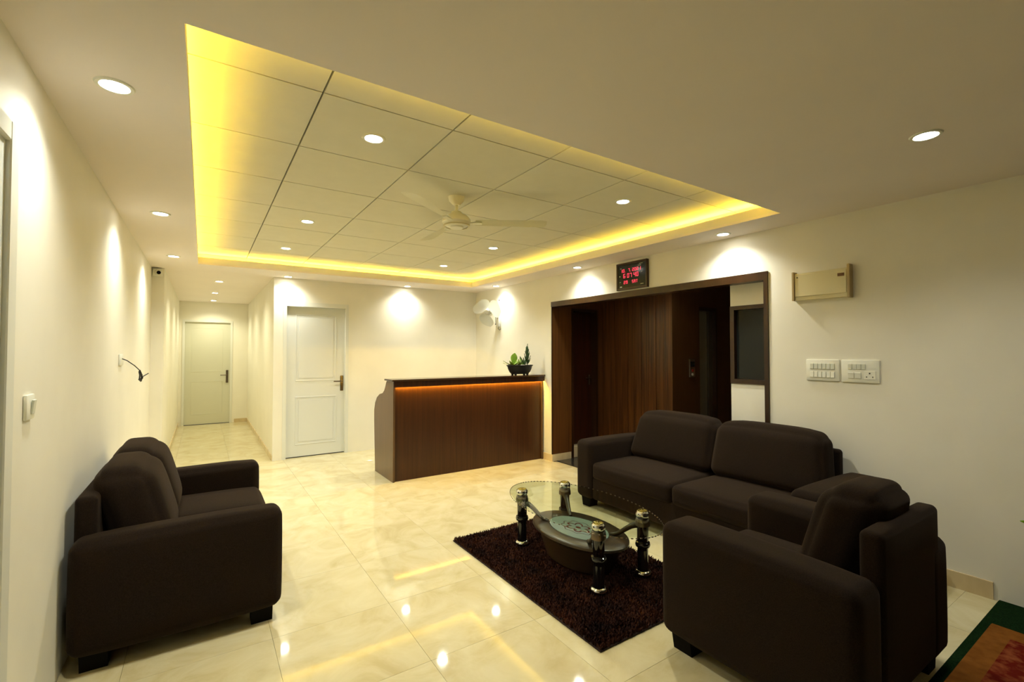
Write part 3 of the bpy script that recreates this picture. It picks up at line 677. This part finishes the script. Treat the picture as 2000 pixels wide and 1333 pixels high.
# ------------------------------------------------------------ wall fan above the counter
wf = thing('wall_fan', 'white wall fan on a bracket above the counter, angled down into the lobby', 'fan', (XR, 6.20, 1.96))
ob('wall_plate', bm_box((-0.03, -0.06, -0.12), (0, 0.06, 0.11), 0.012, 2), fanwhite_m, wf, smooth=True)
ob('bracket_arm', bm_tube([(-0.02, 0, 0.03), (-0.09, -0.03, 0.075), (-0.22, -0.08, 0.09)], 0.028, 12, 0.022), fanwhite_m, wf, smooth=True)
Mh = Matrix.Translation((-0.27, -0.11, 0.10)) @ Matrix.Rotation(math.radians(-140), 4, 'Z') @ Matrix.Rotation(math.radians(68 + 32), 4, 'Y')
# the motor's axis (local z) points out into the room and down
ob('motor_housing', bm_tf(bm_lathe([(0, -0.14), (0.04, -0.135), (0.068, -0.10), (0.072, -0.03), (0.055, 0.0), (0, 0.0)], 28), Mh), fanwhite_m, wf, smooth=True)
ob('fan_hub', bm_tf(bm_lathe([(0, 0.0), (0.045, 0.0), (0.045, 0.035), (0.03, 0.05), (0, 0.053)], 24), Mh), fanwhite_m, wf, smooth=True)
for k in range(3):
    bm = bmesh.new(); rows = []
    for i in range(9):
        s = i / 8; r = 0.04 + 0.17 * s; w = 0.02 + 0.115 * math.sin(PI * (0.12 + 0.70 * s))
        rows.append([bm.verts.new((r * (1 - 0.04 * u * u), w * u + 0.03 * s, 0.02 + 0.055 * u * (1 - 0.4 * s))) for u in (-1, -0.5, 0, 0.5, 1)])
    for A, B in zip(rows[:-1], rows[1:]):
        for j in range(4): bm.faces.new((A[j], B[j], B[j + 1], A[j + 1]))
    bmesh.ops.solidify(bm, geom=bm.faces, thickness=0.003)
    ob('fan_blade', bm_tf(bm, Mh @ Matrix.Rotation(2 * PI * k / 3 - 0.32, 4, 'Z')), fanwhite_m, wf, smooth=True)
ob('pull_cord', bm_tube([(-0.09, -0.03, 0.045), (-0.09, -0.035, -0.02), (-0.088, -0.035, -0.07)], 0.0022, 6), cable_m, wf)
ob('cord_knob', bm_tf(bm_cyl(0.008, 0.006, 0, 0.02, 10), Matrix.Translation((-0.088, -0.035, -0.09))), blackp_m, wf)
ob('power_cord', bm_tube([(-0.02, -0.03, -0.10), (-0.045, -0.04, -0.15), (-0.02, -0.05, -0.17), (-0.004, -0.055, -0.15)], 0.004, 8), cable_m, wf)
wh = thing('wall_hook', 'tiny dark hook on the right wall just above the wall fan', 'hook', (XR, 6.19, 2.26))
ob('screw', bm_tf(bm_cyl(0.008, 0.008, 0, 0.012, 12), Matrix.Rotation(-PI / 2, 4, 'Y')), darksteel_m, wh)

# ------------------------------------------------------------ ceiling fan
cf = thing('ceiling_fan', 'cream ceiling fan with three blades under the tiled tray', 'fan', (1.555, 3.09, 2.42))
ob('canopy', bm_lathe([(0, 0.18), (0.06, 0.18), (0.055, 0.15), (0.025, 0.12), (0.0, 0.12)], 28), fanw_m, cf, smooth=True)
ob('downrod', bm_cyl(0.012, 0.012, 0.03, 0.13, 14), fanw_m, cf, smooth=True)
ob('motor', bm_lathe([(0, 0.075), (0.035, 0.07), (0.05, 0.05), (0.085, 0.035), (0.105, 0.01), (0.108, -0.012), (0.09, -0.034), (0.055, -0.042), (0.05, -0.052), (0.0, -0.056)], 40), fanw_m, cf, smooth=True)
ob('motor_ring', bm_lathe([(0.092, -0.034), (0.098, -0.034), (0.098, -0.040), (0.088, -0.040)], 40), cream_m, cf, smooth=True)
for k, a in enumerate((217, 332, 87)):
    bm = bmesh.new(); rows = []
    for i in range(11):
        s = i / 10; r = 0.14 + 0.53 * s; w = 0.040 + 0.022 * s
        if i == 10: w *= 0.72; 
        rows.append([bm.verts.new((r + (0.012 * (1 - abs(u)) if i == 10 else 0), w * u, -0.008 - 0.010 * u + 0.004 * s)) for u in (-1, -0.4, 0.4, 1)])
    for A, B in zip(rows[:-1], rows[1:]):
        for j in range(3): bm.faces.new((A[j], B[j], B[j + 1], A[j + 1]))
    bmesh.ops.solidify(bm, geom=bm.faces, thickness=0.004)
    bld = ob('fan_blade', bm_tf(bm, Matrix.Rotation(math.radians(a), 4, 'Z')), fanw_m, cf, smooth=True)
    ob('blade_iron', bm_tf(bm_box((0.08, -0.022, -0.018), (0.19, 0.022, -0.009), 0.003), Matrix.Rotation(math.radians(a), 4, 'Z')), fanw_m, bld)

# ------------------------------------------------------------ digital clock
ck = thing('digital_clock', 'black digital wall clock with glowing red figures above the lift lobby opening', 'clock', (XR, 3.46, 2.275))
CW, CH = 0.215, 0.148
ck.rotation_euler = (0, math.radians(0), 0)
ob('clock_face', bm_box((-0.028, -CW + 0.02, -CH + 0.02), (-0.022, CW - 0.02, CH - 0.02)), clockface_m, ck)
ob('clock_frame', bm_join(bm_box((-0.036, -CW, -CH), (0, -CW + 0.022, CH), 0.003), bm_box((-0.036, CW - 0.022, -CH), (0, CW, CH), 0.003),
                          bm_box((-0.036, -CW + 0.022, CH - 0.022), (0, CW - 0.022, CH), 0.003), bm_box((-0.036, -CW + 0.022, -CH), (0, CW - 0.022, -CH + 0.022), 0.003),
                          bm_box((-0.02, -CW + 0.022, -CH + 0.022), (0, CW - 0.022, CH - 0.022))), clockframe_m, ck)
SEG = {'0': 'abcdef', '1': 'bc', '2': 'abged', '3': 'abgcd', '4': 'fgbc', '5': 'afgcd', '6': 'afgedc', '7': 'abc', '8': 'abcdefg', '9': 'abcdfg', 'S': 'afgcd', 'A': 'abcefg', 'T': 'ahi', '-': 'g'}
def glyph(ch, w, h, th):
    """segments in the plane x = 0, text runs towards -y (the reader stands at -x)"""
    out = []
    def bar(y0, z0, y1, z1): out.append(bm_box((-0.0006, min(-y0, -y1), min(z0, z1)), (0.0006, max(-y0, -y1), max(z0, z1))))
    for s in SEG.get(ch, ''):
        if s == 'a': bar(0, h - th, w, h)
        if s == 'g': bar(0, h / 2 - th / 2, w, h / 2 + th / 2)
        if s == 'd': bar(0, 0, w, th)
        if s == 'f': bar(0, h / 2, th, h)
        if s == 'e': bar(0, 0, th, h / 2)
        if s == 'b': bar(w - th, h / 2, w, h)
        if s == 'c': bar(w - th, 0, w, h / 2)
        if s == 'h': bar(w / 2 - th / 2, h / 2, w / 2 + th / 2, h)
        if s == 'i': bar(w / 2 - th / 2, 0, w / 2 + th / 2, h / 2)
    if ch == ':':
        bar(w * 0.35, h * 0.25, w * 0.35 + th, h * 0.25 + th); bar(w * 0.35, h * 0.7, w * 0.35 + th, h * 0.7 + th)
    if ch == '.':
        bar(0, 0, th, th)
    return out
def line_(text, y_left, z, w, h, gap, th):
    y = y_left
    for ch in text:
        if ch == ' ': y -= (w + gap) * 0.6; continue
        gl = glyph(ch, w, h, th)
        if gl: ob('figure', bm_tf(bm_join(*gl), Matrix.Translation((-0.0288, y, z))), red_m, ck)
        y -= (w + gap) * (0.5 if ch in '.:' else 1)
line_('10.', 0.155, 0.045, 0.022, 0.034, 0.011, 0.0042)
line_('7.', 0.045, 0.045, 0.022, 0.034, 0.011, 0.0042)
line_('2021', -0.012, 0.045, 0.022, 0.034, 0.009, 0.0042)
line_('6', 0.115, -0.018, 0.027, 0.046, 0.011, 0.0052)
line_('07', 0.060, -0.018, 0.027, 0.046, 0.011, 0.0052)
line_('40', -0.030, -0.018, 0.027, 0.046, 0.011, 0.0052)
line_('29', 0.110, -0.083, 0.022, 0.034, 0.011, 0.0045)
line_('SAT', -0.008, -0.083, 0.019, 0.032, 0.010, 0.004)
ob('print_marks', bm_join(*[bm_box((-0.0292, y0, z0), (-0.0282, y0 + w0, z0 + h0)) for y0, z0, w0, h0 in
   ((-0.135, 0.092, 0.045, 0.007), (-0.155, 0.110, 0.050, 0.004), (0.150, -0.062, 0.020, 0.006), (-0.165, -0.108, 0.04, 0.005), (0.135, -0.118, 0.03, 0.012), (0.160, 0.0, 0.012, 0.010), (0.14, 0.088, 0.02, 0.005), (-0.15, 0.02, 0.014, 0.005))]), lblw_m, ck)

# ------------------------------------------------------------ distribution board, switch plates
db = thing('distribution_board', 'cream metal fuse box high on the right wall', 'fuse box', (XR, 1.615, 1.955))
ob('box_body', bm_box((-0.040, -0.185, -0.112), (0, 0.185, 0.098), 0.004), cream_m, db)
ob('side_rail', bm_box((-0.055, 0.178, -0.112), (0, 0.195, 0.112), 0.003), tan_m, db)
ob('side_rail', bm_box((-0.055, -0.197, -0.118), (0, -0.178, 0.122), 0.003), tan_m, db)
dd = ob('box_door', bm_box((-0.047, -0.172, -0.082), (-0.0405, 0.174, 0.086), 0.002), cream_m, db)
ob('latch', bm_box((-0.051, -0.160, 0.040), (-0.047, -0.118, 0.062), 0.001), brownlab_m, dd)
ob('mark', bm_prism([(0.150, 0.062), (0.164, 0.062), (0.157, 0.074)], 0, -0.0482, -0.0468), blackp_m, dd)
s1 = thing('switch_plate', 'left white modular switch plate with two rows of switches, below the fuse box', 'switch plate', (XR, 1.622, 1.31), 0, 'modular plates on the right wall')
ob('plate', bm_box((-0.012, -0.112, -0.078), (0, 0.112, 0.080), 0.005, 2), whitep_m, s1, smooth=True)
for r in range(2):
    for k in range(6):
        ob('rocker', bm_tf(bm_box((-0.006, -0.0125, -0.022), (0.0, 0.0125, 0.022), 0.002), Matrix.Translation((-0.012, 0.070 - k * 0.028, 0.030 - r * 0.062)) @ Matrix.Rotation(0.06, 4, 'Y')), greyp_m if r == 0 else whitep_m, s1)
s2 = thing('switch_plate', 'right white modular switch plate with a three-pin socket, below the fuse box', 'switch plate', (XR, 1.384, 1.31), 0, 'modular plates on the right wall')
ob('plate', bm_box((-0.012, -0.116, -0.080), (0, 0.114, 0.080), 0.005, 2), whitep_m, s2, smooth=True)
for k in range(4):
    ob('rocker', bm_box((-0.017, 0.045 - k * 0.027, 0.012), (-0.012, 0.070 - k * 0.027, 0.052), 0.002), greyp_m, s2)
for y0, m_ in ((0.052, whitep_m), (0.010, whitep_m)):
    ob('rocker', bm_tf(bm_box((-0.006, -0.019, -0.022), (0.0, 0.019, 0.022), 0.002), Matrix.Translation((-0.013, y0, -0.030)) @ Matrix.Rotation(-0.12, 4, 'Y')), m_, s2)
sk = ob('socket', bm_box((-0.015, -0.095, -0.056), (-0.012, -0.025, 0.004), 0.002), whitep_m, s2)
ob('pin_holes', bm_join(bm_box((-0.0158, -0.064, -0.018), (-0.0148, -0.056, -0.008)), bm_box((-0.0158, -0.081, -0.042), (-0.0148, -0.075, -0.034)), bm_box((-0.0158, -0.045, -0.042), (-0.0148, -0.039, -0.034))), blackp_m, sk)
s3 = thing('wall_switch', 'small white switch on the left wall above the two-seat sofa', 'switch plate', (XL, 2.332, 1.255))
ob('plate', bm_box((0, -0.045, -0.045), (0.012, 0.045, 0.045), 0.005, 2), whitep_m, s3, smooth=True)
ob('rocker', bm_tf(bm_box((0, -0.016, -0.026), (0.007, 0.016, 0.026), 0.002), Matrix.Translation((0.012, 0.01, 0)) @ Matrix.Rotation(0.1, 4, 'Y')), greyp_m, s3)
jb = thing('junction_plate', 'white wall plate on the left wall with loose black wires hanging out', 'wall plate', (XL, 4.56, 1.392))
ob('plate', bm_box((0, -0.10, -0.042), (0.012, 0.055, 0.042), 0.005, 2), whitep_m, jb, smooth=True)
ob('wire_bundle', bm_tube([(0.008, -0.02, 0.01), (0.04, -0.02, -0.005), (0.085, -0.01, -0.045), (0.115, 0.0, -0.082)], 0.0035, 8), cable_m, jb, smooth=True)
ob('wire_knot', bm_join(bm_tube([(0.115, 0, -0.08), (0.128, 0.01, -0.12), (0.125, 0.0, -0.165), (0.115, -0.01, -0.155), (0.118, 0, -0.12), (0.112, 0.01, -0.09)], 0.006, 8),
                        bm_tube([(0.12, 0, -0.15), (0.135, 0.02, -0.13), (0.165, 0.05, -0.108)], 0.0035, 6), bm_tube([(0.12, 0, -0.10), (0.135, 0.0, -0.14), (0.12, 0.01, -0.17), (0.11, 0.0, -0.15)], 0.004, 6)), cable_m, jb, smooth=True)

# ------------------------------------------------------------ security camera
cm = thing('security_camera', 'small white security camera with a black lens high at the corridor corner', 'camera', (-0.455, 6.938, 2.40))
ob('mount_box', bm_box((-0.055, -0.03, -0.05), (0.04, 0.0, 0.045), 0.006, 2), whitep_m, cm, smooth=True)
ob('camera_body', bm_tube([(-0.01, -0.025, -0.008), (0.0, -0.08, -0.012), (0.008, -0.115, -0.016)], 0.024, 16), whitep_m, cm, smooth=True)
ob('lens', bm_tube([(0.008, -0.113, -0.016), (0.0095, -0.122, -0.017)], 0.021, 16), black_m, cm, smooth=True)

# ------------------------------------------------------------ mats at the lower right
gm = ob('green_mat', bm_box((-0.9, -0.95, 0), (0.66, 0.0, 0.012), 0.004), mat_m, None, (3.2, 0.718, 0.0))
tag(gm, 'dark green door mat in the lower right corner under the orange rug', 'mat')
orr = ob('patterned_rug', bm_box((-0.62, -0.56, 0), (0.62, 0.56, 0.014), 0.005), orug_m, None, (2.845, 0.115, 0.012))
tag(orr, 'orange-bordered rug with a mottled red field at the lower right edge', 'rug')
# plant at the right border, one leaf reaching into the picture
pp = thing('potted_plant', 'bright green leafy plant at the right edge, one leaf showing', 'plant', (3.63, 0.30, 0.012))
ob('pot', bm_lathe([(0, 0), (0.075, 0), (0.10, 0.17), (0.108, 0.17), (0.108, 0.19), (0.09, 0.19), (0.085, 0.165), (0, 0.165)], 28), terr_m, pp, smooth=True)
ob('soil', bm_cyl(0.085, 0.085, 0.150, 0.168, 20), soil_m, pp)
for k in range(9):
    az = 0.4 + k * 0.698
    hgt = 0.30 + 0.25 * ((k * 5) % 9) / 9; ex = 0.03
    tip = (ex * math.cos(az), ex * math.sin(az), hgt)
    ob('stem', bm_tube([(0, 0, 0.16), (tip[0] * 0.5, tip[1] * 0.5, hgt * 0.6), tip], 0.004, 6), leafd_m, pp)
    leaf(pp, tip, az, 0.25, 0.10, 0.05, leafy_m, curl=-0.2)
ob('stem', bm_tube([(0, 0, 0.16), (-0.03, 0.05, 0.40), (-0.06, 0.12, 0.55)], 0.004, 6), leafd_m, pp)
leaf(pp, (-0.06, 0.12, 0.55), 2.05, 0.15, 0.168, 0.055, leafy_m, curl=-0.05, roll=1.25)
